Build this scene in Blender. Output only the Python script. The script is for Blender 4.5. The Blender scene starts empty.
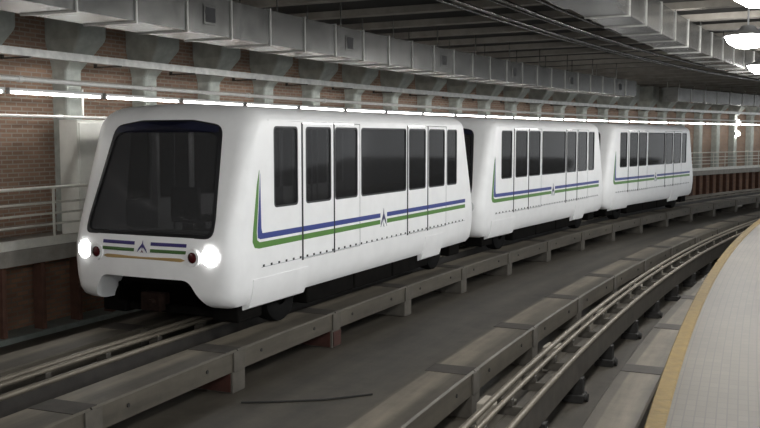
import bpy, bmesh, math, random
from mathutils import Vector
random.seed(7)
sc = bpy.context.scene
COL = sc.collection

# ------------------------------------------------------------------ camera
F_PX, HORIZON, EYE = 920.0, 137.0, 1.65          # photo is 760 x 428, platform top is z = 0
cam_d = bpy.data.cameras.new('camera'); cam = bpy.data.objects.new('camera', cam_d); COL.objects.link(cam)
cam_d.sensor_width = 36.0; cam_d.lens = 36.0 * F_PX / 760.0
cam.location = (0, 0, EYE)
cam.rotation_euler = (math.radians(90) - math.atan((214 - HORIZON) / F_PX), 0, 0)
cam_d.clip_start = 0.05; cam_d.clip_end = 400
sc.camera = cam

# ------------------------------------------------------------------ world, exposure
w = bpy.data.worlds.new('hall'); sc.world = w; w.use_nodes = True
w.node_tree.nodes['Background'].inputs[0].default_value = (0.95, 0.98, 1.0, 1)
w.node_tree.nodes['Background'].inputs[1].default_value = 1.15
sc.view_settings.view_transform = 'Standard'; sc.view_settings.look = 'None'
sc.view_settings.gamma = 1.0; sc.view_settings.use_curve_mapping = False
sc.view_settings.exposure = 0.55
LAMP_W = 230.0          # each platform lamp
TUBE_E = 14.0            # fluorescent tubes on the wall side

# ------------------------------------------------------------------ track frame: s along the platform edge, t to the left of it
H0, RAD, X0 = 0.3204, 115.0, -0.317
CX, CY = X0 + RAD * math.cos(H0), -RAD * math.sin(H0)
def P(s, t, z=0.0):
    a = H0 + s / RAD; r = RAD + t
    return Vector((CX - math.cos(a) * r, CY + math.sin(a) * r, z))
def rotz(s):            # local +X points along the track, local +Y to the left of it
    return math.pi / 2 - (H0 + s / RAD)

# ------------------------------------------------------------------ materials
def nt(name):
    m = bpy.data.materials.new(name); m.use_nodes = True
    return m, m.node_tree.nodes, m.node_tree.links, m.node_tree.nodes['Principled BSDF']
def plain(name, col, rough=0.5, metal=0.0, var=0.0, scale=6.0, bump=0.0, spec=0.5, coords='Object'):
    m, N, L, b = nt(name)
    b.inputs['Base Color'].default_value = (*col, 1); b.inputs['Roughness'].default_value = rough
    b.inputs['Metallic'].default_value = metal; b.inputs['Specular IOR Level'].default_value = spec
    if var or bump:
        tc = N.new('ShaderNodeTexCoord'); n = N.new('ShaderNodeTexNoise')
        n.inputs['Scale'].default_value = scale; n.inputs['Detail'].default_value = 6; n.inputs['Roughness'].default_value = 0.62
        L.new(tc.outputs[coords], n.inputs['Vector'])
        if var:
            r = N.new('ShaderNodeValToRGB')
            r.color_ramp.elements[0].position = 0.3; r.color_ramp.elements[1].position = 0.72
            r.color_ramp.elements[0].color = (*[c * (1 - var) for c in col], 1)
            r.color_ramp.elements[1].color = (*[min(1, c * (1 + var)) for c in col], 1)
            L.new(n.outputs['Fac'], r.inputs['Fac']); L.new(r.outputs['Color'], b.inputs['Base Color'])
        if bump:
            bp = N.new('ShaderNodeBump'); bp.inputs['Strength'].default_value = bump; bp.inputs['Distance'].default_value = 0.02
            L.new(n.outputs['Fac'], bp.inputs['Height']); L.new(bp.outputs['Normal'], b.inputs['Normal'])
    return m
def emit(name, col, strength):
    m, N, L, b = nt(name)
    b.inputs['Base Color'].default_value = (*col, 1)
    b.inputs['Emission Color'].default_value = (*col, 1); b.inputs['Emission Strength'].default_value = strength
    return m
def concrete_uv(name, col, var, su, sv, rough=0.8, wear=None):
    """weathered concrete, streaked along the track (UV: u metres along, v metres across)"""
    m, N, L, b = nt(name)
    uv = N.new('ShaderNodeUVMap'); mp = N.new('ShaderNodeMapping'); mp.inputs['Scale'].default_value = (su, sv, 1)
    L.new(uv.outputs['UV'], mp.inputs['Vector'])
    n1 = N.new('ShaderNodeTexNoise'); n1.inputs['Scale'].default_value = 1.0; n1.inputs['Detail'].default_value = 7; n1.inputs['Roughness'].default_value = 0.6
    L.new(mp.outputs['Vector'], n1.inputs['Vector'])
    n2 = N.new('ShaderNodeTexNoise'); n2.inputs['Scale'].default_value = 2.3; n2.inputs['Detail'].default_value = 8; n2.inputs['Roughness'].default_value = 0.7
    L.new(uv.outputs['UV'], n2.inputs['Vector'])
    mx = N.new('ShaderNodeMix'); mx.data_type = 'FLOAT'; mx.inputs[0].default_value = 0.4
    L.new(n1.outputs['Fac'], mx.inputs[2]); L.new(n2.outputs['Fac'], mx.inputs[3])
    r = N.new('ShaderNodeValToRGB'); r.color_ramp.elements[0].position = 0.34; r.color_ramp.elements[1].position = 0.66
    r.color_ramp.elements[0].color = (*[c * (1 - var) for c in col], 1); r.color_ramp.elements[1].color = (*[c * (1 + var) for c in col], 1)
    L.new(mx.outputs[0], r.inputs['Fac']); L.new(r.outputs['Color'], b.inputs['Base Color'])
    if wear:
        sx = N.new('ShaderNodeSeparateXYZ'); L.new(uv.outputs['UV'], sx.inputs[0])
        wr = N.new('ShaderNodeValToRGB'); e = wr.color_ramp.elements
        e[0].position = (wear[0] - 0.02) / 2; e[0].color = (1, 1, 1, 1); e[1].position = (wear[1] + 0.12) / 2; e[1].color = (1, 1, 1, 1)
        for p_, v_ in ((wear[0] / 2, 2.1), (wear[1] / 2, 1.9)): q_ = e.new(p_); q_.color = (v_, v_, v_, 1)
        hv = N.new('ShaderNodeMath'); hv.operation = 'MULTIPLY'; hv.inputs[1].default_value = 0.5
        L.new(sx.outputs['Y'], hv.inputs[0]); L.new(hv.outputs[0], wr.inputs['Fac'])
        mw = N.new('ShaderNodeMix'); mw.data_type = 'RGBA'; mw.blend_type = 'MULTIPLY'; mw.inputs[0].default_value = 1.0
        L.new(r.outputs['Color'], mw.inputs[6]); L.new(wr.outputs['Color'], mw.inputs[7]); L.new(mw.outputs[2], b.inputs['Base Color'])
    bp = N.new('ShaderNodeBump'); bp.inputs['Strength'].default_value = 0.25; bp.inputs['Distance'].default_value = 0.01
    L.new(n2.outputs['Fac'], bp.inputs['Height']); L.new(bp.outputs['Normal'], b.inputs['Normal'])
    b.inputs['Roughness'].default_value = rough
    return m
def brick_mat(name, c1, c2, mortar):
    m, N, L, b = nt(name)
    uv = N.new('ShaderNodeUVMap'); t = N.new('ShaderNodeTexBrick')
    t.inputs['Scale'].default_value = 1.0; t.inputs['Brick Width'].default_value = 0.23; t.inputs['Row Height'].default_value = 0.08
    t.inputs['Mortar Size'].default_value = 0.012; t.inputs['Bias'].default_value = -0.1
    t.inputs['Color1'].default_value = (*c1, 1); t.inputs['Color2'].default_value = (*c2, 1); t.inputs['Mortar'].default_value = (*mortar, 1)
    L.new(uv.outputs['UV'], t.inputs['Vector'])
    n = N.new('ShaderNodeTexNoise'); n.inputs['Scale'].default_value = 0.9; n.inputs['Detail'].default_value = 5
    L.new(uv.outputs['UV'], n.inputs['Vector'])
    mx = N.new('ShaderNodeMix'); mx.data_type = 'RGBA'; mx.blend_type = 'MULTIPLY'; mx.inputs[0].default_value = 0.7
    r = N.new('ShaderNodeValToRGB'); r.color_ramp.elements[0].position = 0.3; r.color_ramp.elements[1].position = 0.7
    r.color_ramp.elements[0].color = (0.5, 0.5, 0.5, 1); r.color_ramp.elements[1].color = (1.1, 1.1, 1.1, 1)
    L.new(n.outputs['Fac'], r.inputs['Fac']); L.new(t.outputs['Color'], mx.inputs[6]); L.new(r.outputs['Color'], mx.inputs[7])
    L.new(mx.outputs[2], b.inputs['Base Color'])
    bp = N.new('ShaderNodeBump'); bp.inputs['Strength'].default_value = 0.6; bp.inputs['Distance'].default_value = 0.01; bp.invert = True
    L.new(t.outputs['Fac'], bp.inputs['Height']); L.new(bp.outputs['Normal'], b.inputs['Normal'])
    b.inputs['Roughness'].default_value = 0.85
    return m
def glass_mat(name, tint, haze, mix, ior=1.12):
    """tinted, dusty window glass: partly see-through, partly a thin dark film, with a clear-coat reflection"""
    m, N, L, b = nt(name); out = N['Material Output']; N.remove(b)
    tr = N.new('ShaderNodeBsdfTransparent'); tr.inputs[0].default_value = (*tint, 1)
    df = N.new('ShaderNodeBsdfDiffuse'); df.inputs[0].default_value = (*haze, 1)
    gl = N.new('ShaderNodeBsdfGlossy'); gl.inputs['Roughness'].default_value = 0.06; gl.inputs[0].default_value = (0.9, 0.9, 0.9, 1)
    a = N.new('ShaderNodeMixShader'); a.inputs[0].default_value = mix
    L.new(df.outputs[0], a.inputs[1]); L.new(tr.outputs[0], a.inputs[2])
    fr = N.new('ShaderNodeFresnel'); fr.inputs['IOR'].default_value = ior
    c = N.new('ShaderNodeMixShader'); L.new(fr.outputs[0], c.inputs[0]); L.new(a.outputs[0], c.inputs[1]); L.new(gl.outputs[0], c.inputs[2])
    L.new(c.outputs[0], out.inputs['Surface'])
    return m
M = dict(
    white=plain('white_paint', (0.89, 0.89, 0.89), 0.38, var=0.035, scale=3.0),
    inner=plain('interior_grey_panel', (0.30, 0.30, 0.31), 0.7),
    gasket=plain('black_rubber', (0.012, 0.012, 0.014), 0.55),
    visor=plain('navy_band', (0.012, 0.014, 0.035), 0.35),
    seam=plain('dark_gap', (0.015, 0.015, 0.017), 0.7),
    blue=plain('blue_stripe', (0.03, 0.05, 0.24), 0.4),
    purple=plain('violet_bar', (0.035, 0.025, 0.16), 0.4),
    green=plain('green_stripe', (0.09, 0.23, 0.04), 0.4),
    dkgreen=plain('dark_green_bar', (0.05, 0.13, 0.03), 0.4),
    gold=plain('gold_bar', (0.42, 0.28, 0.11), 0.4),
    emblem=plain('emblem_dark', (0.05, 0.05, 0.13), 0.4),
    emblem2=plain('emblem_grey', (0.30, 0.32, 0.34), 0.4),
    maroon=plain('maroon_mark', (0.12, 0.02, 0.05), 0.4),
    tail=plain('tail_lamp_red', (0.06, 0.006, 0.008), 0.15),
    lens_off=plain('lamp_lens', (0.55, 0.56, 0.56), 0.15),
    lens_on=emit('lamp_lit', (1, 1, 0.98), 22.0),
    under=plain('underframe_black', (0.006, 0.0055, 0.005), 0.9, var=0.4, scale=5, spec=0.05),
    coupler=plain('coupler_iron', (0.014, 0.008, 0.006), 0.9, var=0.4, scale=9, spec=0.1),
    tyre=plain('tyre_rubber', (0.007, 0.007, 0.007), 0.9, spec=0.1),
    rustmetal=plain('rusty_metal', (0.09, 0.045, 0.03), 0.75, var=0.4, scale=9),
    glass=glass_mat('tinted_glass', (0.5, 0.5, 0.51), (0.036, 0.036, 0.037), 0.5),
    windscreen=glass_mat('windscreen_glass', (0.5, 0.5, 0.51), (0.07, 0.07, 0.071), 0.5, 1.05),
    seat=plain('seat_grey', (0.045, 0.045, 0.048), 0.7),
    chrome=plain('pole_steel', (0.55, 0.55, 0.56), 0.3, 1.0),
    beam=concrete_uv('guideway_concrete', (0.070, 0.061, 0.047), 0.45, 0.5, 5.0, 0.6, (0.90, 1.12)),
    post=plain('post_concrete', (0.078, 0.070, 0.058), 0.85, var=0.25, scale=4),
    orange=plain('orange_primer', (0.045, 0.013, 0.008), 0.7, var=0.3, scale=6),
    bed=concrete_uv('bed_concrete', (0.056, 0.049, 0.038), 0.6, 0.10, 1.6, 0.55),
    plate=plain('joint_plate_steel', (0.036, 0.031, 0.026), 0.7, var=0.4, scale=6),
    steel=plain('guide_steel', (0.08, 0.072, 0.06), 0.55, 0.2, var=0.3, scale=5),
    steel_shaded=plain('guide_steel_shaded', (0.022, 0.019, 0.016), 0.6, var=0.4, scale=5),  # guide steel again, darkened to paint in the shade beneath the train
    tube=plain('rail_tube', (0.15, 0.13, 0.10), 0.5, 0.3, var=0.2, scale=5),
    black=plain('black_iron', (0.014, 0.013, 0.012), 0.7),
    block=plain('pale_block', (0.36, 0.33, 0.28), 0.85, var=0.2, scale=5),
    yellow=plain('yellow_edge', (0.115, 0.074, 0.014), 0.8, var=0.25, scale=12, bump=0.3),
    brick=brick_mat('orange_brick', (0.36, 0.225, 0.155), (0.27, 0.165, 0.115), (0.38, 0.33, 0.28)),
    lowbrick=brick_mat('brown_brick', (0.33, 0.17, 0.10), (0.22, 0.11, 0.07), (0.2, 0.16, 0.12)),
    column=plain('column_concrete', (0.48, 0.51, 0.475), 0.8, var=0.28, scale=2.6, bump=0.1),
    slab=plain('walkway_concrete', (0.30, 0.28, 0.25), 0.8, var=0.2, scale=3),
    paint=plain('railing_paint', (0.68, 0.67, 0.61), 0.5, var=0.12, scale=6),
    rust=plain('rust_post', (0.10, 0.046, 0.03), 0.75, var=0.35, scale=5),
    ledge=plain('ledge_steel', (0.22, 0.25, 0.23), 0.55, 0.2, var=0.2, scale=4),
    galv=plain('galvanised', (0.15, 0.15, 0.145), 0.27, 0.85, var=0.35, scale=3.5),
    galv2=plain('galvanised_light', (0.40, 0.40, 0.385), 0.32, 0.5, var=0.25, scale=5),
    pipe=plain('white_conduit', (0.88, 0.87, 0.84), 0.3, 0.0, var=0.1, scale=5),
    rib=plain('ceiling_concrete', (0.27, 0.25, 0.22), 0.85, var=0.25, scale=2.0),
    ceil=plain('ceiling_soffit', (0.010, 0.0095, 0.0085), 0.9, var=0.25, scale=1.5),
    cabinet=plain('cabinet_paint', (0.80, 0.80, 0.75), 0.45, var=0.08, scale=3),
    lampbody=plain('lamp_housing', (0.5, 0.5, 0.5), 0.4, 0.4),
    lampglow=emit('lamp_bowl_lit', (1.0, 0.99, 0.96), 26.0),
    cabin=emit('cabin_light_lit', (1.0, 0.98, 0.95), 5.0),
    tubeglow=emit('tube_lit', (1.0, 0.98, 0.94), TUBE_E),
)
def platform_mat():
    m, N, L, b = nt('platform_paving')
    uv = N.new('ShaderNodeUVMap'); t = N.new('ShaderNodeTexBrick'); t.offset = 0.0
    t.inputs['Scale'].default_value = 1.0; t.inputs['Brick Width'].default_value = 0.12; t.inputs['Row Height'].default_value = 0.06
    t.inputs['Mortar Size'].default_value = 0.004
    t.inputs['Color1'].default_value = (0.070, 0.060, 0.047, 1); t.inputs['Color2'].default_value = (0.060, 0.052, 0.041, 1); t.inputs['Mortar'].default_value = (0.045, 0.04, 0.034, 1)
    L.new(uv.outputs['UV'], t.inputs['Vector'])
    n = N.new('ShaderNodeTexNoise'); n.inputs['Scale'].default_value = 1.4; n.inputs['Detail'].default_value = 6
    L.new(uv.outputs['UV'], n.inputs['Vector'])
    r = N.new('ShaderNodeValToRGB'); r.color_ramp.elements[0].color = (0.75, 0.75, 0.75, 1); r.color_ramp.elements[1].color = (1.2, 1.2, 1.2, 1)
    mx = N.new('ShaderNodeMix'); mx.data_type = 'RGBA'; mx.blend_type = 'MULTIPLY'; mx.inputs[0].default_value = 1.0
    L.new(n.outputs['Fac'], r.inputs['Fac']); L.new(t.outputs['Color'], mx.inputs[6]); L.new(r.outputs['Color'], mx.inputs[7])
    L.new(mx.outputs[2], b.inputs['Base Color']); b.inputs['Roughness'].default_value = 0.6; b.inputs['Specular IOR Level'].default_value = 0.25
    return m
M['platform'] = platform_mat()

# ------------------------------------------------------------------ mesh helpers
def link(name, me, mat=None, parent=None):
    o = bpy.data.objects.new(name, me); COL.objects.link(o)
    if mat is not None: me.materials.append(M[mat] if isinstance(mat, str) else mat)
    if parent is not None: o.parent = parent
    return o
def mesh(name, verts, faces, uvs=None):
    me = bpy.data.meshes.new(name); me.from_pydata([tuple(v) for v in verts], [], faces); me.update()
    if uvs:
        l = me.uv_layers.new(name='UVMap')
        for p in me.polygons:
            for li, vi in zip(p.loop_indices, p.vertices): l.data[li].uv = uvs[vi]
    return me
def fixn(me):
    bm = bmesh.new(); bm.from_mesh(me); bmesh.ops.recalc_face_normals(bm, faces=bm.faces); bm.to_mesh(me); bm.free(); return me
def smooth(me, deg=35):
    me.shade_smooth(); me.set_sharp_from_angle(angle=math.radians(deg)); return me
def tag(o, label=None, cat=None, group=None, kind=None):
    if label: o['label'] = label
    if cat: o['category'] = cat
    if group: o['group'] = group
    if kind: o['kind'] = kind
    return o
def empty(name, loc=(0, 0, 0), rz=0.0, parent=None):
    o = bpy.data.objects.new(name, None); COL.objects.link(o); o.location = loc; o.rotation_euler = (0, 0, rz)
    o.empty_display_size = 0.2
    if parent is not None: o.parent = parent
    return o
def sweep(name, prof, s0, s1, mat, parent=None, ds=0.55, origin=None):
    """closed (t,z) profile carried along the curved track from s0 to s1; UV = metres along / round the profile"""
    n = max(1, int(math.ceil((s1 - s0) / ds))); k = len(prof); V = []; UV = []; Fc = []
    per = [0.0]
    for i in range(k): a, b = prof[i], prof[(i + 1) % k]; per.append(per[-1] + math.hypot(a[0] - b[0], a[1] - b[1]))
    o0 = Vector(origin) if origin is not None else Vector((0, 0, 0))
    for i in range(n + 1):
        s = s0 + (s1 - s0) * i / n
        for j in range(k + 1):
            t, z = prof[j % k]; V.append(P(s, t, z) - o0); UV.append((s, per[j]))
    q = k + 1
    for i in range(n):
        for j in range(k): Fc.append((i * q + j, i * q + j + 1, (i + 1) * q + j + 1, (i + 1) * q + j))
    c0 = len(V)
    for i in (0, n):
        for j in range(k): t, z = prof[j]; V.append(P(s0 if i == 0 else s1, t, z) - o0); UV.append((t, z))
    Fc.append(tuple(c0 + j for j in range(k))); Fc.append(tuple(c0 + k + j for j in range(k))[::-1])
    me = mesh(name, V, Fc, UV)
    bm = bmesh.new(); bm.from_mesh(me); bmesh.ops.remove_doubles(bm, verts=bm.verts, dist=1e-5); bmesh.ops.recalc_face_normals(bm, faces=bm.faces); bm.to_mesh(me); bm.free()
    ob = link(name, me, mat, parent)
    if origin is not None and parent is None: ob.location = o0
    return ob
def rect(t0, t1, z0, z1, c=0.0):
    if c <= 0: return [(t0, z0), (t1, z0), (t1, z1), (t0, z1)]
    return [(t0, z0), (t1, z0), (t1, z1 - c), (t1 - c, z1), (t0 + c, z1), (t0, z1 - c)]
def circ(t, z, r, n=10): return [(t + r * math.cos(2 * math.pi * i / n), z + r * math.sin(2 * math.pi * i / n)) for i in range(n)]
def box_me(x0, x1, y0, y1, z0, z1, bev=0.0):
    bm = bmesh.new(); bmesh.ops.create_cube(bm, size=1)
    for v in bm.verts: v.co = ((x0 + x1) / 2 + v.co.x * (x1 - x0), (y0 + y1) / 2 + v.co.y * (y1 - y0), (z0 + z1) / 2 + v.co.z * (z1 - z0))
    if bev: bmesh.ops.bevel(bm, geom=bm.edges[:], offset=bev, segments=2, affect='EDGES', profile=0.5)
    me = bpy.data.meshes.new('box'); bm.to_mesh(me); bm.free(); return me
def cyl_me(p0, p1, r0, r1=None, n=14):
    r1 = r0 if r1 is None else r1; p0 = Vector(p0); p1 = Vector(p1); d = (p1 - p0).normalized()
    a = d.orthogonal().normalized(); b = d.cross(a); V = []
    for p, r in ((p0, r0), (p1, r1)):
        for i in range(n): an = 2 * math.pi * i / n; V.append(p + (a * math.cos(an) + b * math.sin(an)) * r)
    Fc = [(i, (i + 1) % n, n + (i + 1) % n, n + i) for i in range(n)] + [tuple(range(n))[::-1], tuple(range(n, 2 * n))]
    return smooth(fixn(mesh('cyl', V, Fc)), 50)
def lathe_me(prof, n=20, axis='z'):
    V = []; Fc = []; k = len(prof)
    for i in range(n):
        a = 2 * math.pi * i / n
        for r, h in prof:
            V.append((r * math.cos(a), r * math.sin(a), h) if axis == 'z' else ((h, r * math.cos(a), r * math.sin(a)) if axis == 'x' else (r * math.cos(a), h, r * math.sin(a))))
    for i in range(n):
        for j in range(k - 1): Fc.append((i * k + j, ((i + 1) % n) * k + j, ((i + 1) % n) * k + j + 1, i * k + j + 1))
    me = mesh('lathe', V, Fc); bm = bmesh.new(); bm.from_mesh(me); bmesh.ops.remove_doubles(bm, verts=bm.verts, dist=1e-5)
    bmesh.ops.recalc_face_normals(bm, faces=bm.faces); bm.to_mesh(me); bm.free(); return smooth(me, 40)
def rpoly(c, radii, seg=5):
    """rounded polygon from corners (list of (a,b)) and radii"""
    out = []; n = len(c)
    for i in range(n):
        p = Vector(c[i]); a = (Vector(c[i - 1]) - p); b = (Vector(c[(i + 1) % n]) - p); r = radii[i] if isinstance(radii, (list, tuple)) else radii
        r = min(r, 0.49 * a.length, 0.49 * b.length); a.normalize(); b.normalize(); A = p + a * r; B = p + b * r
        for k in range(seg + 1):
            u = k / seg; out.append(tuple(A * (1 - u) ** 2 + p * 2 * u * (1 - u) + B * u ** 2))
    return out
def join_me(mes):
    bm = bmesh.new()
    for m in mes: bm.from_mesh(m)
    me = bpy.data.meshes.new('joined'); bm.to_mesh(me); bm.free(); return me
def copy_tree(o, parent=None):
    c = o.copy(); COL.objects.link(c); c.parent = parent
    for ch in list(o.children): copy_tree(ch, c)
    return c
ORD = ['first', 'second', 'third', 'fourth', 'fifth', 'sixth', 'seventh', 'eighth', 'ninth', 'tenth', 'eleventh', 'twelfth', 'thirteenth', 'fourteenth', 'fifteenth',
       'sixteenth', 'seventeenth', 'eighteenth', 'nineteenth', 'twentieth', 'twenty-first', 'twenty-second', 'twenty-third', 'twenty-fourth', 'twenty-fifth', 'twenty-sixth', 'twenty-seventh', 'twenty-eighth', 'twenty-ninth', 'thirtieth']

# ------------------------------------------------------------------ setting
S0, S1 = -8.0, 74.0
ZR, ZB = -1.10, -1.65            # running surface, track bed
tag(sweep('floor', rect(-1.2, 11.4, ZB - 0.3, ZB), S0, S1, 'bed'), 'stained grey concrete track bed between the guideways', 'floor', kind='structure')
tag(sweep('platform_floor', [(0, 0), (0, -0.30), (-0.35, -0.36), (-0.35, ZB), (-9, ZB), (-9, 0)], S0, S1, 'platform'), 'paved beige passenger platform curving along the right side', 'platform', kind='structure')
tag(sweep('trim_1', rect(-0.10, 0.012, -0.06, 0.012, 0.008), S0, S1, 'yellow'), 'yellow warning strip along the platform edge', 'edge strip', kind='structure')
tag(sweep('wall_left', rect(12.0, 12.3, -0.2, 4.54), S0, S1 + 6, 'brick'), 'orange brick wall behind the flared columns', 'wall', kind='structure')
tag(sweep('wall_lower', rect(10.95, 11.25, ZB, -0.4), S0, S1 + 6, 'lowbrick'), 'dark brown brick wall under the walkway', 'wall', kind='structure')
tag(sweep('walkway_floor', rect(10.33, 12.0, -0.40, -0.15, 0.01), S0, S1 + 6, 'slab'), 'raised concrete walkway slab along the brick wall', 'walkway', kind='structure')
tag(sweep('trim_2', rect(10.42, 10.95, ZB, ZB + 0.09, 0.01), S0, S1 + 6, 'ledge'), 'pale low ledge at the foot of the brown wall', 'ledge', kind='structure')
tag(sweep('wall_light_block', rect(4.0, 12.3, ZB, 4.34), S0 - 0.3, S0, 'slab'), 'added unseen wall behind the viewer that keeps light off the train track', 'wall', kind='structure')  # invented wall out of view, added to keep ambient light off the left track
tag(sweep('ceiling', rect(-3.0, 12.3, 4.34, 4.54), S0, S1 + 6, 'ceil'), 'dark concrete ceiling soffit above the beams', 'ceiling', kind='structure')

# ------------------------------------------------------------------ guideway running beams on posts
SEG = 2.68
def running_beam(t0, t1, label, first=0.0, primer=False):
    root = tag(empty('running_beam', P(4, t0, ZB)), label, 'guideway beam')
    loc = root.location.copy()
    k = 0; s = first
    while s < 70:
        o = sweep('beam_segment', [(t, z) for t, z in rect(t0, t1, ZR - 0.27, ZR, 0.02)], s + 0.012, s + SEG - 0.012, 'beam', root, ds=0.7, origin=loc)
        # bolt sockets on both faces
        s += SEG; k += 1
    s = first
    while s < 70:
        c = P(s, (t0 + t1) / 2, ZB) - loc; hw = (t1 - t0) / 2
        me = box_me(-0.15, 0.15, -hw - 0.012, hw + 0.012, 0.0, ZR - ZB - 0.272, 0.012)
        for v in me.vertices: pass
        o = link('post', me, 'post', root); o.location = c; o.rotation_euler = (0, 0, rotz(s))
        st = link('stiffener', box_me(-0.13, 0.13, -hw - 0.025, -hw - 0.002, ZR - ZB - 0.27, ZR - ZB - 0.015, 0.006), 'post', root)
        st.location = c; st.rotation_euler = (0, 0, rotz(s))
        if primer and (abs(s - 12.9) < 1.2 or abs(s - 10.2) < 1.2):
            pl = link('post_plate', box_me(-0.165, -0.151, -hw + 0.02, hw - 0.02, 0.02, 0.26), 'orange', o)
            if abs(s - 12.9) < 1.2:
                link('post_plate', box_me(-0.12, 0.13, -hw - 0.024, -hw - 0.0125, 0.02, 0.25), 'orange', o)
        jp = link('joint_plate', box_me(-0.26, 0.10, -hw + 0.02, hw - 0.02, ZR - ZB, ZR - ZB + 0.006), 'plate', root)
        jp.location = c; jp.rotation_euler = (0, 0, rotz(s))
        for ds in (0.55, 2.0):
            b = P(s + ds, t0 - 0.004, ZR - 0.13) - loc
            bo = link('bolt_socket', BOLT, None, root); bo.location = b; bo.rotation_euler = (0, 0, rotz(s + ds))
        s += SEG
    return root
BOLT = lathe_me([(0, -0.008), (0.024, -0.008), (0.024, 0.002), (0, 0.002)], 8, 'y'); BOLT.materials.append(M['black'])
FIRST = 10.2 - SEG * 4
TR1, TR2 = 1.76, 6.93
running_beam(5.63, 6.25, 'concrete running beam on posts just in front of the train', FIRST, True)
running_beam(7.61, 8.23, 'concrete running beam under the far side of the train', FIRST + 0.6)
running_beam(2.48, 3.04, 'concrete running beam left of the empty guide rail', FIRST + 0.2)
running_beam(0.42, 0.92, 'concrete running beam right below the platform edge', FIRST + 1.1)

def guide_rail(tc, label, beam_mat='steel'):
    root = tag(empty('guide_rail', P(4, tc, ZB)), label, 'guide rail'); loc = root.location.copy()
    z0 = -1.30
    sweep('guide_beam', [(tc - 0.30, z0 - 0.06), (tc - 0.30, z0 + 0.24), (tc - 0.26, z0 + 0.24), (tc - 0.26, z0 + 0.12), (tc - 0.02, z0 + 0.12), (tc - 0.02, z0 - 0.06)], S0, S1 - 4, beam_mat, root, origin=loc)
    for dt, dz, r in ((0.055, 0.33, 0.034), (-0.05, 0.31, 0.03), (-0.28, 0.26, 0.036)):
        smooth(sweep('contact_rail', circ(tc + dt, z0 + dz, r, 8), S0, S1 - 4, 'tube', root, origin=loc).data, 60)
    s = 1.3; k = 0
    br = join_me([box_me(-0.03, 0.03, -0.075, 0.30, 0.115, 0.215, 0.006), box_me(-0.045, 0.045, -0.075, 0.085, 0.21, 0.29, 0.01)])
    # local y is left (t), so the bracket reaches from the double rail across the trough
    for v in br.vertices: v.co.y = -v.co.y
    br.materials.append(M['steel'])
    ch = join_me([box_me(-0.13, 0.13, -0.36, -0.10, 0.0, 0.10, 0.01), cyl_me((0, -0.36, 0.05), (0, -0.40, 0.05), 0.05), box_me(-0.07, 0.07, -0.34, 0.02, 0.08, ZR * 0 + 0.30, 0.008)]); ch.materials.append(M['black'])
    bk = box_me(-0.17, 0.17, 0.12, 0.5, 0.0, 0.36, 0.015); bk.materials.append(M['block'])
    while s < 64:
        if k % 1 == 0:
            o = link('rail_bracket', br, None, root); o.location = P(s, tc, z0) - loc; o.rotation_euler = (0, 0, rotz(s))
        if k % 2 == 0:
            o = link('support_chair', ch, None, root); o.location = P(s + 0.4, tc, ZB) - loc; o.rotation_euler = (0, 0, rotz(s))
        if k % 3 == 0:
            o = link('support_block', bk, None, root); o.location = P(s - 0.2, tc, ZB) - loc; o.rotation_euler = (0, 0, rotz(s))
        s += 0.98; k += 1
    return root
guide_rail(TR1, 'steel guide rail with tubular contact rails on the empty track')
guide_rail(TR2 - 0.05, 'steel guide rail with tubular contact rails beneath the train', 'steel_shaded')

# thin rod lying on the bed
pts = [P(9.75, 5.3, ZB + 0.012), P(9.95, 4.9, ZB + 0.012), P(10.25, 4.4, ZB + 0.012), P(10.7, 3.95, ZB + 0.012)]
V = []; Fc = []
for i, p in enumerate(pts):
    d = (pts[min(i + 1, 3)] - pts[max(i - 1, 0)]).normalized(); n_ = Vector((-d.y, d.x, 0))
    for q in range(6): a = math.pi * q / 3; V.append(p + n_ * 0.012 * math.cos(a) + Vector((0, 0, 0.012 * math.sin(a))))
for i in range(3):
    for q in range(6): Fc.append((i * 6 + q, i * 6 + (q + 1) % 6, i * 6 + 6 + (q + 1) % 6, i * 6 + 6 + q))
Fc += [tuple(range(6)), tuple(range(18, 24))]
tag(link('loose_cable', fixn(mesh('cable', V, Fc)), 'black'), 'thin dark cable lying across the track bed by the nearest post', 'cable')

# ------------------------------------------------------------------ wall side: columns, walkway railing, rust posts, cabinet, services
COLS = [13.65 + 2.02 * k for k in range(-4, 30)]
def column_mesh():
    hs, hh = 0.20, 0.36
    V = []; lev = [(-0.15, 0.35, hs), (2.90, 0.35, hs), (3.45, 0.82, hh), (3.52, 0.85, hh), (4.20, 0.85, hh)]
    for z, p, h in lev: V += [(-h, 0.0, z), (-h, -p, z), (h, -p, z), (h, 0.0, z)]
    Fc = []
    for i in range(len(lev) - 1):
        for j in range(4): Fc.append((i * 4 + j, i * 4 + (j + 1) % 4, i * 4 + 4 + (j + 1) % 4, i * 4 + 4 + j))
    Fc += [(0, 1, 2, 3), tuple(range(len(V) - 4, len(V)))]
    me = fixn(mesh('column', V, Fc)); bm = bmesh.new(); bm.from_mesh(me)
    bmesh.ops.bevel(bm, geom=[e for e in bm.edges if max(v.co.y for v in e.verts) < -0.1], offset=0.05, segments=2, affect='EDGES', profile=0.5)
    bm.to_mesh(me); bm.free(); me.materials.append(M['column']); return me
CM = column_mesh()
L_VIS = 1 + 3                     # index of the first column showing at the photo's left edge
for i, s in enumerate(COLS):
    o = link('flared_column', CM, None); o.location = P(s, 12.0, 0); o.rotation_euler = (0, 0, rotz(s))
    k = i - 3
    lab = ('grey concrete column with flared head, %s from the left edge' % ORD[k]) if 0 <= k < 30 else 'grey concrete column with flared head beyond the left edge'
    tag(o, lab, 'column', 'flared columns along the brick wall')
RIBM = {}
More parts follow.
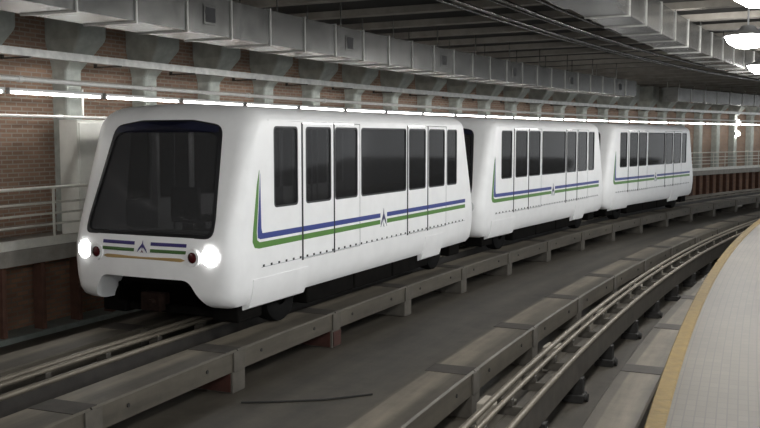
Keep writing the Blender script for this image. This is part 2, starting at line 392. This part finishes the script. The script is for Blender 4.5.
for i, s in enumerate(COLS):
    a, b = P(s, 12.0, 0), P(s, -3.0, 0); Ln = (a - b).length
    me = RIBM.get('m')
    if me is None:
        V = [(-0.14, 0, 4.205), (0.14, 0, 4.205), (0.15, 0, 4.34), (-0.15, 0, 4.34)]; V += [(x, -Ln, z) for x, y, z in V]
        me = fixn(mesh('rib', V, [(0, 1, 2, 3), (7, 6, 5, 4), (0, 4, 5, 1), (1, 5, 6, 2), (2, 6, 7, 3), (3, 7, 4, 0)])); me.materials.append(M['rib']); RIBM['m'] = me
    o = link('ceiling_beam', me, None); o.location = a; o.rotation_euler = (0, 0, rotz(s))
    k = i - 3
    tag(o, ('dark concrete ceiling beam over the %s column from the left' % ORD[k]) if 0 <= k < 30 else 'dark concrete ceiling beam above and nearer than the photo shows', 'ceiling beam', 'ceiling beams crossing the tracks')

rl = tag(empty('railing', P(6, 10.42, -0.15)), 'cream painted metal railing on the walkway behind the train', 'railing'); loc = rl.location.copy()
sweep('kerb_rail', rect(10.385, 10.445, -0.15, 0.0, 0.008), 0, 76, 'paint', rl, origin=loc)
for z, r in ((0.81, 0.028), (0.56, 0.02), (0.38, 0.02), (0.20, 0.02)):
    smooth(sweep('rail', circ(10.42, z, r, 8), 0, 76, 'paint', rl, origin=loc).data, 60)
pm = cyl_me((0, 0, 0), (0, 0, 0.96), 0.024, n=8); pm.materials.append(M['paint'])
s = 11.93 - 1.35 * 8
while s < 76:
    o = link('railing_post', pm, None, rl); o.location = P(s, 10.42, -0.15) - loc; s += 1.35

rpm = box_me(-0.045, 0.045, -0.10, 0.10, 0, 1.16, 0.008); rpm.materials.append(M['rust'])
left = [11.74 + 0.78 * q for q in range(-2, 5)]; right = [45.0 + 0.78 * q for q in range(0, 22)]      # those between stand hidden behind the train
for grp, txt in ((left, 'rusty brown steel post under the walkway left of the train, %s from the left'), (right, 'rusty brown steel post under the far walkway past the train, %s from the train')):
    for k, s in enumerate(grp):
        o = link('rusty_post', rpm, None); o.location = P(s, 10.58, ZB + 0.09); o.rotation_euler = (0, 0, rotz(s))
        tag(o, txt % ORD[k], 'post', 'rusty posts holding the walkway')

cb = tag(empty('electrical_cabinet', P(13.5, 11.3, -0.15), rotz(13.5)), 'pale grey cabinet standing against the column beside the train nose', 'cabinet')
link('cabinet_body', box_me(-0.40, 0.40, -0.22, 0.22, 0, 2.12, 0.012), 'cabinet', cb)
dr = link('cabinet_door', box_me(-0.37, 0.37, -0.242, -0.221, 0.08, 2.06, 0.008), 'cabinet', cb)
link('door_handle', box_me(0.26, 0.29, -0.27, -0.243, 1.0, 1.18, 0.005), 'black', dr)

# services on the wall side
tr = tag(empty('cable_tray', P(4, 10.6, 3.02)), 'galvanised cable tray running past the flared column heads', 'cable tray'); loc = tr.location.copy()
sweep('tray_channel', [(10.52, 2.96), (10.68, 2.96), (10.68, 3.09), (10.665, 3.09), (10.665, 2.975), (10.535, 2.975), (10.535, 3.09), (10.52, 3.09)], 0, 78, 'galv2', tr, origin=loc)
hb = join_me([box_me(-0.02, 0.02, -0.09, 0.55, -0.085, -0.06), box_me(-0.02, 0.02, 0.5, 0.55, -0.085, 0.1)]); hb.materials.append(M['galv'])
for s in COLS:
    if s < 1: continue
    o = link('tray_bracket', hb, None, tr); o.location = P(s, 10.6, 3.02) - loc; o.rotation_euler = (0, 0, rotz(s))
def conduit(t, z, r, s0, s1, label, mat='pipe', group=None, name='conduit', cat='pipe'):
    root = tag(empty(name, P(s0, t, z)), label, cat, group); loc = root.location.copy()
    smooth(sweep('pipe_run', circ(t, z, r, 10), s0, s1, mat, root, origin=loc).data, 60)
    cl = lathe_me([(r, -0.05), (r * 1.3, -0.05), (r * 1.3, 0.05), (r, 0.05)], 10, 'x'); cl.materials.append(M[mat])
    s = s0 + 1.4
    while s < s1:
        o = link('pipe_coupling', cl, None, root); o.location = P(s, t, z) - loc; o.rotation_euler = (0, 0, rotz(s)); s += 3.03
    return root
conduit(10.6, 2.585, 0.042, 1, 78, 'white painted pipe just below the cable tray, upper of the pair')
root = conduit(10.8, 2.0, 0.028, 2, 13.9, 'thin short white pipe ending at the column beside the train nose')
link('drop_pipe', cyl_me(P(13.0, 10.8, 2.0) - root.location, P(13.0, 10.8, 2.5) - root.location, 0.02), 'pipe', root)
# fluorescent battens
bt = box_me(-1.08, 1.08, -0.05, 0.05, 0.0, 0.05, 0.006); bt.materials.append(M['lampbody'])
tb = cyl_me((-1.05, 0, -0.022), (1.05, 0, -0.022), 0.022, n=10); tb.materials.append(M['tubeglow'])
cp = box_me(-0.02, 0.02, -0.035, 0.035, -0.05, 0.0, 0.004); cp.materials.append(M['lampbody'])
s = 10.2 - 2.06 * 3; k = 0
while s < 74:
    r_ = empty('fluorescent_batten', P(s, 10.62, 2.39), rotz(s))
    link('batten_body', bt, None, r_); link('tube', tb, None, r_); 
    for x in (-1.06, 1.06): link('end_cap', cp, None, r_).location = (x, 0, 0)
    j = k - 3
    tag(r_, ('long fluorescent light below the white pipe, %s from the left edge' % ORD[j]) if 0 <= j < 30 else ('long fluorescent light below the white pipe, %s beyond the left edge' % ORD[-j - 1] if j < 0 else 'long fluorescent light below the white pipe at the far end of the wall'), 'light', 'fluorescent lights along the wall')
    s += 2.06; k += 1

# bulkhead lamps on a far column
for z, lab in ((2.55, 'small bright wall lamp on a far column, upper of two'), (1.85, 'small bright wall lamp on a far column, lower of two')):
    r_ = tag(empty('wall_lamp', P(56.07, 11.62, z), rotz(56.07)), lab, 'lamp', 'wall lamps on the far column')
    link('lamp_base', box_me(-0.16, 0.16, -0.06, 0.02, -0.09, 0.09, 0.01), 'lampbody', r_)
    link('lamp_glass', lathe_me([(0.0, -0.22), (0.09, -0.20), (0.14, -0.13), (0.15, -0.06)], 14, 'y'), 'tubeglow', r_)

# ------------------------------------------------------------------ ducts
def duct(t0, t1, z0, z1, s0, s1, seg, label, vents=None, name='air_duct', voff=0):
    root = tag(empty(name, P(s0, (t0 + t1) / 2, z0)), label, 'duct'); loc = root.location.copy()
    s = s0; k = 0
    while s < s1 - 0.2:
        e = min(s + seg, s1); sg = sweep('duct_segment', rect(t0, t1, z0, z1), s + 0.012, e - 0.012, 'galv', root, ds=0.6, origin=loc)
        sweep('flange', rect(t0 - 0.025, t1 + 0.025, z0 - 0.025, z1 + 0.025), s - 0.012, s + 0.012, 'galv2', sg, origin=loc)
        if vents and (k - voff) % vents == 0:
            m_ = (s + e) / 2; zc = (z0 + z1) / 2
            g = link('vent_grille', box_me(-0.16, 0.16, -0.02, 0.0, -0.15, 0.15, 0.006), 'galv', sg); g.location = P(m_, t0, zc) - loc; g.rotation_euler = (0, 0, rotz(m_))
            for q in range(5):
                pass
            h = link('vent_opening', box_me(-0.12, 0.12, -0.026, -0.018, -0.11, 0.11), 'seam', sg); h.location = g.location; h.rotation_euler = g.rotation_euler
        if k % 2 == 0:
            for t in (t0 + 0.05, t1 - 0.05):
                link('hanger_rod', cyl_me(P(s + 0.3, t, z1) - loc, P(s + 0.3, t, 4.335) - loc, 0.012, n=6), 'galv', root)
        s += seg; k += 1
    return root
duct(7.2, 8.05, 3.19, 3.76, 2.7, 35.1, 1.08, 'long galvanised air duct hung above the train with square vents', vents=4, voff=0)
duct(8.9, 9.6, 3.34, 3.95, 43.5, 72, 1.5, 'small galvanised air duct far down the tunnel past the train')
duct(1.62, 2.3, 3.57, 4.12, 13.75, 70, 1.4, 'galvanised air duct above the empty track at upper right')
duct(1.35, 2.22, 3.47, 4.14, 3.0, 13.4, 2.08, 'wide galvanised plenum duct at the top right edge of the view', name='plenum_duct')
k = 0
for t, z, r in ((3.5, 4.1, 0.025), (3.9, 4.02, 0.03), (4.3, 4.12, 0.022), (4.75, 4.06, 0.03), (5.1, 4.1, 0.022)):
    conduit(t, z, r, 4, 70, 'dark steel conduit under the ceiling, %s from the upper right duct' % ORD[k], mat='galv', group='ceiling conduits'); k += 1

# ------------------------------------------------------------------ platform lamps
bowl = lathe_me([(0, -0.25), (0.20, -0.225), (0.36, -0.13), (0.43, 0.0), (0.0, 0.0)], 24); bowl.materials.append(M['lampglow'])
cap = lathe_me([(0, 0.20), (0.12, 0.20), (0.17, 0.12), (0.43, 0.03), (0.46, 0.0), (0.44, -0.01)], 24); cap.materials.append(M['lampbody'])
stem = cyl_me((0, 0, 0.2), (0, 0, 0.583), 0.02, n=8); stem.materials.append(M['lampbody'])
LAMPS = [(13.65 - 2.02 * k, -0.45, None) for k in (9, 6, 3)] + [
         (13.65, -0.42, 'glaring white bowl lamp highest in the top right corner'), (19.71, 0.3, 'glaring white bowl lamp in the middle of the three at right'),
         (27.79, 1.1, 'small glaring bowl lamp lowest at the right edge')]
for s, t, lab in LAMPS:
    r_ = empty('bowl_lamp', P(s, t, 3.62))
    link('lamp_bowl', bowl, None, r_); link('lamp_cap', cap, None, r_); link('lamp_stem', stem, None, r_)
    tag(r_, lab or ('white bowl lamp above the platform, %s' % ('%s nearer than the photo shows' % {-4.53: 'third', 1.53: 'second', 7.59: 'first'}.get(round(s, 2), 'one'))), 'lamp', 'bowl lamps over the platform edge')
    ld = bpy.data.lights.new('lamp_light', 'POINT'); ld.energy = LAMP_W; ld.shadow_soft_size = 0.25; ld.color = (1.0, 0.985, 0.95)
    lo = bpy.data.objects.new('lamp_light', ld); COL.objects.link(lo); lo.parent = r_; lo.location = (0, 0, -0.35)

# ------------------------------------------------------------------ people-mover car (local: +X away from camera along the track, +Y left, z world height)
HL, HW = 4.78, 1.395
def interp(tab, z):
    if z <= tab[0][0]: return tab[0][1]
    for (a, va), (b, vb) in zip(tab, tab[1:]):
        if z <= b: return va + (vb - va) * (z - a) / (b - a)
    return tab[-1][1]
NT = [(-0.70, 0.13), (-0.6, 0.045), (-0.45, 0.012), (-0.2, 0.0), (0.1, 0.0), (0.28, 0.035), (0.45, 0.10), (1.82, 0.57), (2.0, 0.66), (2.17, 0.76)]
def nose(y, z): return -HL + interp(NT, z) + 0.10 * (y / HW) ** 2
def section():
    h = [(0.0, -0.67), (0.45, -0.67), (0.9, -0.67), (1.18, -0.67), (1.28, -0.645), (1.345, -0.56), (1.375, -0.38), (1.395, -0.12), (1.395, 0.1), (1.395, 0.4), (1.395, 0.7), (1.395, 1.1), (1.395, 1.5), (1.395, 1.86)]
    for i in range(1, 7): a = math.pi / 2 * i / 6; h.append((0.975 + 0.42 * math.cos(a), 1.86 + 0.23 * math.sin(a)))
    h += [(0.6, 2.11), (0.3, 2.125)]
    return h + [(0.0, 2.13)] + [(-y, z) for y, z in reversed(h[1:])]
def car_body():
    S = section(); n = len(S); V = []; Fc = []; rings = []
    zc = 0.75
    def ring(f):
        st = len(V)
        for y, z in S: V.append(f(y, z))
        rings.append(st)
    r = 0.22
    def inset(y, z, d): return y * (1 - d / HW), zc + (z - zc) * (1 - d / 1.38)
    half = []
    for sc_ in (0.12, 0.3, 0.5, 0.68, 0.84):
        def f(y, z, k=sc_):
            y, z = inset(y, z, r); y *= k; z = zc + (z - zc) * k; return (nose(y, z), y, z)
        half.append(f)
    for i in range(0, 7):
        a = math.pi / 2 * i / 6
        def f(y, z, a=a):
            yy, zz = inset(y, z, r * (1 - math.sin(a))); return (nose(yy, zz) + r * (1 - math.cos(a)), yy, zz)
        half.append(f)
    for f in half: ring(f)
    for x in (-3.72, -2.5, -1.2, 0.0, 1.2, 2.5, 3.72): ring(lambda y, z, x=x: (x, y, z))
    for f in reversed(half): ring(lambda y, z, f=f: (-f(y, z)[0], y if False else f(y, z)[1], f(y, z)[2]))
    for a, b in zip(rings, rings[1:]):
        for j in range(n): Fc.append((a + j, a + (j + 1) % n, b + (j + 1) % n, b + j))
    Fc.append(tuple(rings[0] + j for j in range(n))); Fc.append(tuple(rings[-1] + j for j in range(n))[::-1])
    return fixn(mesh('car_body', V, Fc))
def prism(poly, axis, a0, a1):
    """poly in the two other coordinates, extruded along axis"""
    n = len(poly); V = []
    for a in (a0, a1):
        for u, v in poly: V.append((a, u, v) if axis == 'x' else ((u, a, v) if axis == 'y' else (u, v, a)))
    Fc = [(i, (i + 1) % n, n + (i + 1) % n, n + i) for i in range(n)] + [tuple(range(n))[::-1], tuple(range(n, 2 * n))]
    return fixn(mesh('prism', V, Fc))
ZW0, ZW1 = 0.66, 1.80
FIX = [(-3.61, -2.96), (-0.90, 0.94), (2.985, 3.54)]
LEAF = [(-2.825, -1.855, -2.72, -1.94), (-1.835, -0.95, -1.81, -1.03), (1.01, 1.965, 1.07, 1.87), (1.985, 2.945, 2.03, 2.86)]
DOORS = [(-2.845, -0.94), (0.99, 2.955)]
ZD0, ZD1 = -0.17, 1.86
WS = [(-1.09, 0.30), (1.09, 0.30), (1.10, 0.50), (0.94, 1.81), (0.45, 1.885), (-0.45, 1.885), (-0.94, 1.81), (-1.10, 0.50)]
WSR = [0.13, 0.13, 0.08, 0.14, 0.05, 0.05, 0.14, 0.08]
def ws_poly(d=0.0, top=0.0):
    c = []
    for y, z in WS:
        c.append((y - math.copysign(d, y), z + d if z < 0.4 else (z - d - top if z > 1.7 else z)))
    return rpoly(c, WSR, 4)
def wrect(a, b, z0, z1, r=0.07, d=0.0): return rpoly([(a + d, z0 + d), (b - d, z0 + d), (b - d, z1 - d), (a + d, z1 - d)], max(0.01, r - d * 0.5), 4)
def cut(body, cutters):
    c = link('cutter', join_me(cutters)); m = body.modifiers.new('b', 'BOOLEAN'); m.operation = 'DIFFERENCE'; m.solver = 'EXACT'; m.object = c
    dg = bpy.context.evaluated_depsgraph_get(); me = bpy.data.meshes.new_from_object(body.evaluated_get(dg))
    body.modifiers.clear(); body.data = me; bpy.data.objects.remove(c)
def ring_me(outer, inner, axis, a0, a1):
    """flat frame between two loops of equal length, thickness a0..a1"""
    n = len(outer); V = []
    def p(u, v, a): return (a, u, v) if axis == 'x' else (u, a, v)
    for a in (a0, a1):
        for lo in (outer, inner):
            for u, v in lo: V.append(p(u, v, a))
    Fc = []
    for i in range(n):
        j = (i + 1) % n
        Fc += [(i, j, n + j, n + i), (2 * n + i, 3 * n + i, 3 * n + j, 2 * n + j), (i, 2 * n + i, 2 * n + j, j), (n + i, n + j, 3 * n + j, 3 * n + i)]
    return fixn(mesh('frame', V, Fc))
def on_nose(loops, faces_of, off, back=False):
    pass
def nose_ring(outer, inner, off, thick, sgn):
    n = len(outer); V = []
    for o_ in (off, off + thick):
        for lo in (outer, inner):
            for y, z in lo: V.append((sgn * (-(nose(y, z)) + 0) if False else sgn * (nose(y, z) - o_), y, z))
    Fc = []
    for i in range(n):
        j = (i + 1) % n
        Fc += [(i, j, n + j, n + i), (2 * n + i, 3 * n + i, 3 * n + j, 2 * n + j), (i, 2 * n + i, 2 * n + j, j), (n + i, n + j, 3 * n + j, 3 * n + i)]
    return fixn(mesh('nose_ring', V, Fc))
def nose_patch(poly, off, thick, sgn, conc=(1.0, 0.66, 0.33)):
    cy = sum(p[0] for p in poly) / len(poly); cz = sum(p[1] for p in poly) / len(poly); n = len(poly); V = []; Fc = []
    for o_ in (off, off + thick):
        for k in conc:
            for y, z in poly:
                yy, zz = cy + (y - cy) * k, cz + (z - cz) * k; V.append((sgn * (nose(yy, zz) - o_), yy, zz))
        V.append((sgn * (nose(cy, cz) - o_), cy, cz))
    q = len(conc) * n + 1
    for b in (0, q):
        for r_ in range(len(conc) - 1):
            for i in range(n): j = (i + 1) % n; Fc.append((b + r_ * n + i, b + r_ * n + j, b + (r_ + 1) * n + j, b + (r_ + 1) * n + i))
        for i in range(n): j = (i + 1) % n; Fc.append((b + (len(conc) - 1) * n + i, b + (len(conc) - 1) * n + j, b + q - 1))
    for i in range(n): j = (i + 1) % n; Fc.append((i, j, q + j, q + i))
    return fixn(mesh('nose_patch', V, Fc))
EMBLEM = [  # arrow emblem, unit height 1, (u, v, material)
    ([(0, 1.0), (0.07, 0.55), (0.0, 0.30), (-0.07, 0.55)], 'emblem'),
    ([(-0.05, 0.72), (-0.09, 0.42), (-0.40, 0.02), (-0.30, 0.32)], 'emblem'),
    ([(0.05, 0.72), (0.09, 0.42), (0.40, 0.02), (0.30, 0.32)], 'emblem'),
    ([(0, 0.26), (0.10, 0.0), (0, 0.08), (-0.10, 0.0)], 'emblem2')]
def build_car():
    root = empty('people_mover_car')
    body = link('body', car_body())
    inner = box_me(-3.84, 3.84, -1.30, 1.30, 0.04, 1.90, 0.10)
    lower = box_me(-4.25, 4.25, -1.27, 1.27, -1.2, -0.04, 0.0)
    cut(body, [inner, lower])
    cs = []
    for sg in (1, -1):
        y0, y1 = (0.9, 1.6) if sg > 0 else (-1.6, -0.9)
        for a, b in FIX: cs.append(prism(wrect(a, b, ZW0, ZW1), 'y', y0, y1))
        for a, b in DOORS: cs.append(prism([(a, ZD0), (b, ZD0), (b, ZD1), (a, ZD1)], 'y', y0, y1))
        cs.append(prism(ws_poly(), 'x', *((3.62, 5.4) if sg > 0 else (-5.4, -3.62))))
    for c in cs: cut(body, [c])
    cutp = rpoly([(-1.0, -0.9), (1.0, -0.9), (0.97, -0.62), (0.74, -0.27), (-0.74, -0.27), (-0.97, -0.62)], [0.01, 0.01, 0.08, 0.10, 0.10, 0.08], 4)
    cut(body, [prism(cutp, 'x', -5.4, -3.9), prism(cutp, 'x', 3.9, 5.4)])
    me = body.data; me.materials.clear(); me.materials.append(M['white']); me.materials.append(M['inner'])
    for p in me.polygons:
        c = p.center; n = p.normal
        inside = abs(c.x) < 3.845 and abs(c.y) < 1.305 and -0.05 < c.z < 1.92
        p.material_index = 1 if inside else 0
    smooth(me, 32); body.parent = root
    # --- doors, windows on both sides
    for sg in (-1, 1):
        Y = sg * HW
        def yy(a, b): return (Y - sg * a, Y - sg * b)
        for a, b, wa, wb in LEAF:
            lf = link('door_leaf', ring_me(rpoly([(a, ZD0 + 0.01), (b, ZD0 + 0.01), (b, ZD1 - 0.01), (a, ZD1 - 0.01)], 0.012, 4), wrect(wa, wb, ZW0, ZW1), 'y', *yy(0.003, 0.045)), 'white', root)
            gk = link('door_gasket', ring_me(wrect(wa, wb, ZW0, ZW1, d=-0.003), wrect(wa, wb, ZW0, ZW1, d=0.022), 'y', *yy(0.0, 0.04)), 'gasket', lf)
            link('door_pane', prism(wrect(wa, wb, ZW0, ZW1, d=0.018), 'y', *yy(0.012, 0.02)), 'glass', lf)
        for a, b in FIX:
            wn = link('window_frame', ring_me(wrect(a, b, ZW0, ZW1, d=-0.003), wrect(a, b, ZW0, ZW1, d=0.022), 'y', *yy(-0.003, 0.05)), 'gasket', root)
            link('window_pane', prism(wrect(a, b, ZW0, ZW1, d=0.018), 'y', *yy(0.012, 0.02)), 'glass', wn)
        for a, b in DOORS:
            link('door_threshold', box_me(a, b, *sorted(yy(0.02, 0.06)), ZD0 - 0.03, ZD0 + 0.0), 'seam', root)
            link('door_back', box_me(a, a + 0.03, *sorted(yy(0.046, 0.06)), ZD0, ZD1), 'seam', root)
            link('door_back', box_me((a + b) / 2 - 0.03, (a + b) / 2 + 0.03, *sorted(yy(0.046, 0.06)), ZD0, ZW0 - 0.02), 'seam', root)
        for x, wd in ((-2.835, 0.018), (-1.845, 0.011), (1.0, 0.018), (1.975, 0.011)):
            link('door_seal', box_me(x - wd, x + wd, *sorted(yy(-0.0075, 0.01)), ZD0 - 0.01, ZD1), 'seam', root)
        # stripes
        e = (0.004 if sg > 0 else -0.004)
        def side_poly(name, poly, mat, out=0.005):
            return link(name, prism(poly, 'y', *yy(-out, -0.001)), mat, root)
        xl = -0.03                                  # emblem position
        for x0, x1, both in ((-3.98, xl - 0.14, 0), (xl + 0.14, 4.05, 1)):
            if both == 0:
                side_poly('green_stripe', [(-3.99, 1.2), (-4.05, 1.0), (-4.16, 0.35), (-4.17, 0.22), (-4.12, 0.14), (-4.02, 0.12), (x1, 0.13), (x1, 0.205), (-4.0, 0.205), (-4.06, 0.24), (-4.07, 0.35), (-4.02, 0.8)], 'green')
                side_poly('blue_stripe', [(-3.97, 1.15), (-4.0, 0.8), (-4.045, 0.36), (-4.04, 0.27), (-3.98, 0.245), (x1, 0.245), (x1, 0.32), (-3.93, 0.325), (-3.955, 0.4)], 'blue')
            else:
                side_poly('green_stripe', [(x0, 0.13), (x1, 0.13), (x1, 0.205), (x0, 0.205)], 'green')
                side_poly('blue_stripe', [(x0, 0.245), (x1, 0.245), (x1, 0.32), (x0, 0.32)], 'blue')
        for poly, mt in EMBLEM:
            side_poly('emblem', [(xl + u * 0.30, 0.07 + v * 0.33) for u, v in poly], mt, 0.006)
        # riveted seam along the skirt
        rv = join_me([box_me(x - 0.018, x + 0.018, *sorted(yy(-0.008, 0.01)), -0.145, -0.115) for x in [-3.9 + 0.2 * i for i in range(40)]])
        o = link('rivet_row', rv, 'seam', root); o['kind'] = 'stuff'
        link('skirt_seam', box_me(-3.95, 4.05, *sorted(yy(-0.002, 0.01)), -0.152, -0.146), 'emblem2', root)
        # deeper skirt panels
        for x0, x1, z0 in ((-4.15, -2.66, -0.735), (1.88, 2.82, -0.78)):
            link('skirt_panel', smooth(prism([(sg * y, z) for y, z in [(1.34, -0.3), (1.395, -0.3), (1.388, -0.4), (1.36, -0.57), (1.30, z0 + 0.035), (1.22, z0), (1.15, z0), (1.15, -0.5)]], 'x', x0, x1), 30), 'white', root)
        # door track cover line at the top
        link('cant_rail', box_me(-3.75, 3.75, *sorted(yy(-0.006, 0.01)), 1.875, 1.893), 'white', root)
    # --- both ends
    for sg in (1, -1):          # sg=1 is the front end towards the camera
        fr = link('windshield_frame', nose_ring(ws_poly(-0.004), ws_poly(0.045, 0.07), -0.05, 0.06, sg), 'gasket', root)
        band = rpoly([(-0.90, 1.715), (0.90, 1.715), (0.885, 1.795), (0.45, 1.865), (-0.45, 1.865), (-0.885, 1.795)], 0.02, 3)
        link('visor_band', nose_patch(band, 0.011, 0.004, sg), 'visor', fr)
        link('windshield', nose_patch(ws_poly(0.04, 0.06), -0.03, 0.01, sg), 'windscreen', root)
        ypos = lambda y: y
        for y0, y1 in ((-0.72, -0.14), (0.14, 0.72)):
            # local +Y is left in the picture
            link('violet_bar', nose_patch(rpoly([(y0, 0.175), (y1, 0.175), (y1, 0.222), (y0, 0.222)], 0.004, 2), 0.001, 0.004, sg), 'purple', root)
            link('green_bar', nose_patch(rpoly([(y0, 0.085), (y1, 0.085), (y1, 0.13), (y0, 0.13)], 0.004, 2), 0.001, 0.004, sg), 'dkgreen', root)
        link('gold_bar', nose_patch(rpoly([(-0.71, 0.0), (-0.64, -0.022), (0.64, -0.022), (0.71, 0.0), (0.64, 0.025), (-0.64, 0.025)], 0.01, 2), 0.001, 0.004, sg), 'gold', root)
        for poly, mt in EMBLEM:
            link('nose_emblem', nose_patch([(u * 0.22, 0.07 + v * 0.17) for u, v in poly], 0.001, 0.005, sg), 'maroon' if mt == 'emblem2' else 'purple', root)
        for q in (1, -1):
            y = q * 1.075; z = 0.06; x = sg * nose(y, z)
            hl = link('headlight', lathe_me([(0, -0.012), (0.08, -0.02), (0.115, -0.008), (0.125, 0.02), (0.0, 0.03)] if sg > 0 else [(0, 0.012), (0.08, 0.02), (0.115, 0.008), (0.125, -0.02), (0, -0.03)], 20, 'x'), None, root)
            hl.data.materials.append(M['lens_on'] if sg > 0 else M['lens_off']); hl.location = (x, y, z)
            y = q * 0.83; x = sg * nose(y, 0.03)
            rg = link('tail_light_ring', lathe_me([(0.075, -0.025 * sg), (0.115, -0.025 * sg), (0.125, 0.02 * sg), (0.075, 0.02 * sg)], 18, 'x'), 'white', root); rg.location = (x, y, 0.045)
            tl = link('tail_light', lathe_me([(0, -0.034 * sg), (0.055, -0.032 * sg), (0.076, -0.015 * sg), (0.076, 0.02 * sg), (0, 0.02 * sg)], 16, 'x'), 'tail', root); tl.location = (x, y, 0.045)
        cpl = link('coupler', join_me([box_me(-4.55, -3.9, -0.09, 0.09, -0.70, -0.54, 0.02), box_me(-4.64, -4.50, -0.17, 0.17, -0.76, -0.50, 0.02), cyl_me((-4.64, -0.06, -0.63), (-4.72, -0.06, -0.63), 0.05)]), 'coupler', root)
        link('bumper_bar', box_me(-4.32, -4.22, -0.85, 0.85, -0.72, -0.44, 0.02), 'under', root)
        if sg < 0:
            for nm in (cpl,):
                nm.rotation_euler = (0, 0, math.pi)
            root.children[-1].rotation_euler = (0, 0, math.pi)
    # --- underframe and wheels
    link('underframe', join_me([box_me(-4.2, 4.2, -0.75, 0.75, -0.86, -0.10, 0.02), box_me(-0.2, 0.2, -1.0, 1.0, -0.80, -0.2, 0.02)]), 'under', root)
    for x0, x1 in ((-2.4, -0.85), (-0.8, 0.7), (0.75, 2.4)):  # dark boxes added to block light and blacken the space under the car
        for y0, y1 in ((-1.22, -0.76), (0.76, 1.22)): link('shade_filler_box', box_me(x0, x1, y0, y1, -0.93, -0.3, 0.03), 'under', root)
    for x in (-3.95, 3.95):  # end boxes added likewise to darken the space below
        for y0, y1 in ((-1.2, -0.76), (0.76, 1.2)): link('shade_filler_box', box_me(x - 0.3, x + 0.3, y0, y1, -0.90, -0.3, 0.03), 'under', root)
    for x in (-3.0, 3.0):
        for y in (-0.98, 0.98):
            wh = link('wheel', lathe_me([(0.16, -0.13), (0.34, -0.15), (0.40, -0.12), (0.415, 0.0), (0.40, 0.12), (0.34, 0.15), (0.16, 0.13)], 24, 'y'), 'tyre', root); wh.location = (x, y, -0.685)
            h = link('hub', lathe_me([(0, -0.10), (0.10, -0.10), (0.17, -0.08), (0.17, 0.08), (0.10, 0.10), (0, 0.10)], 16, 'y'), 'under', wh)
        link('axle', cyl_me((x, -0.85, -0.685), (x, 0.85, -0.685), 0.07), 'under', root)
        link('guide_wheel_arm', box_me(x - 0.5, x + 0.5, -0.28, -0.10, -0.92, -0.80, 0.02), 'under', root)
    # --- interior
    link('floor_panel', box_me(-3.83, 3.83, -1.29, 1.29, 0.045, 0.06), 'seat', root)
    for x in (-3.55, 3.55):
        for y in (-0.75, 0.05):
            se = link('seat', join_me([box_me(x - 0.22, x + 0.22, y - 0.25, y + 0.25, 0.40, 0.50, 0.03), box_me(*( (x - 0.24, x - 0.14) if x < 0 else (x + 0.14, x + 0.24)), y - 0.25, y + 0.25, 0.45, 0.92, 0.03), box_me(x - 0.15, x + 0.15, y - 0.1, y + 0.1, 0.06, 0.42)]), 'seat', root)
    for x, y in ((-2.4, 0.35), (-1.0, -0.5), (0.6, 0.3), (2.0, -0.35), (-3.3, 0.6)):
        link('grab_pole', cyl_me((x, y, 0.06), (x, y, 1.895), 0.018, n=8), 'chrome', root)
    for y in (-0.75, 0.75): link('ceiling_light', box_me(-3.2, 3.2, y - 0.06, y + 0.06, 1.87, 1.895), 'cabin', root)
    for y in (-0.55, 0.55):
        link('ceiling_rail', cyl_me((-3.8, y, 1.82), (3.8, y, 1.82), 0.016, n=8), 'chrome', root)
    return root
TC = 7.12
car = build_car()
cars = [(14.8, 'leading white people-mover car with lit headlights and blue-green stripe'), (24.15, 'middle white people-mover car between the other two'), (33.3, 'last white people-mover car, smallest and farthest on the curve')]
cl = [car, copy_tree(car), copy_tree(car)]
for o, (s, lab) in zip(cl, cars):
    o.location = P(s, TC, 0); o.rotation_euler = (0, 0, rotz(s)); tag(o, lab, 'train car', 'train cars')
for o in cl[1:]:
    for ch in o.children:
        if ch.name.startswith('headlight'):
            ch.material_slots[0].link = 'OBJECT'; ch.material_slots[0].material = M['lens_off']
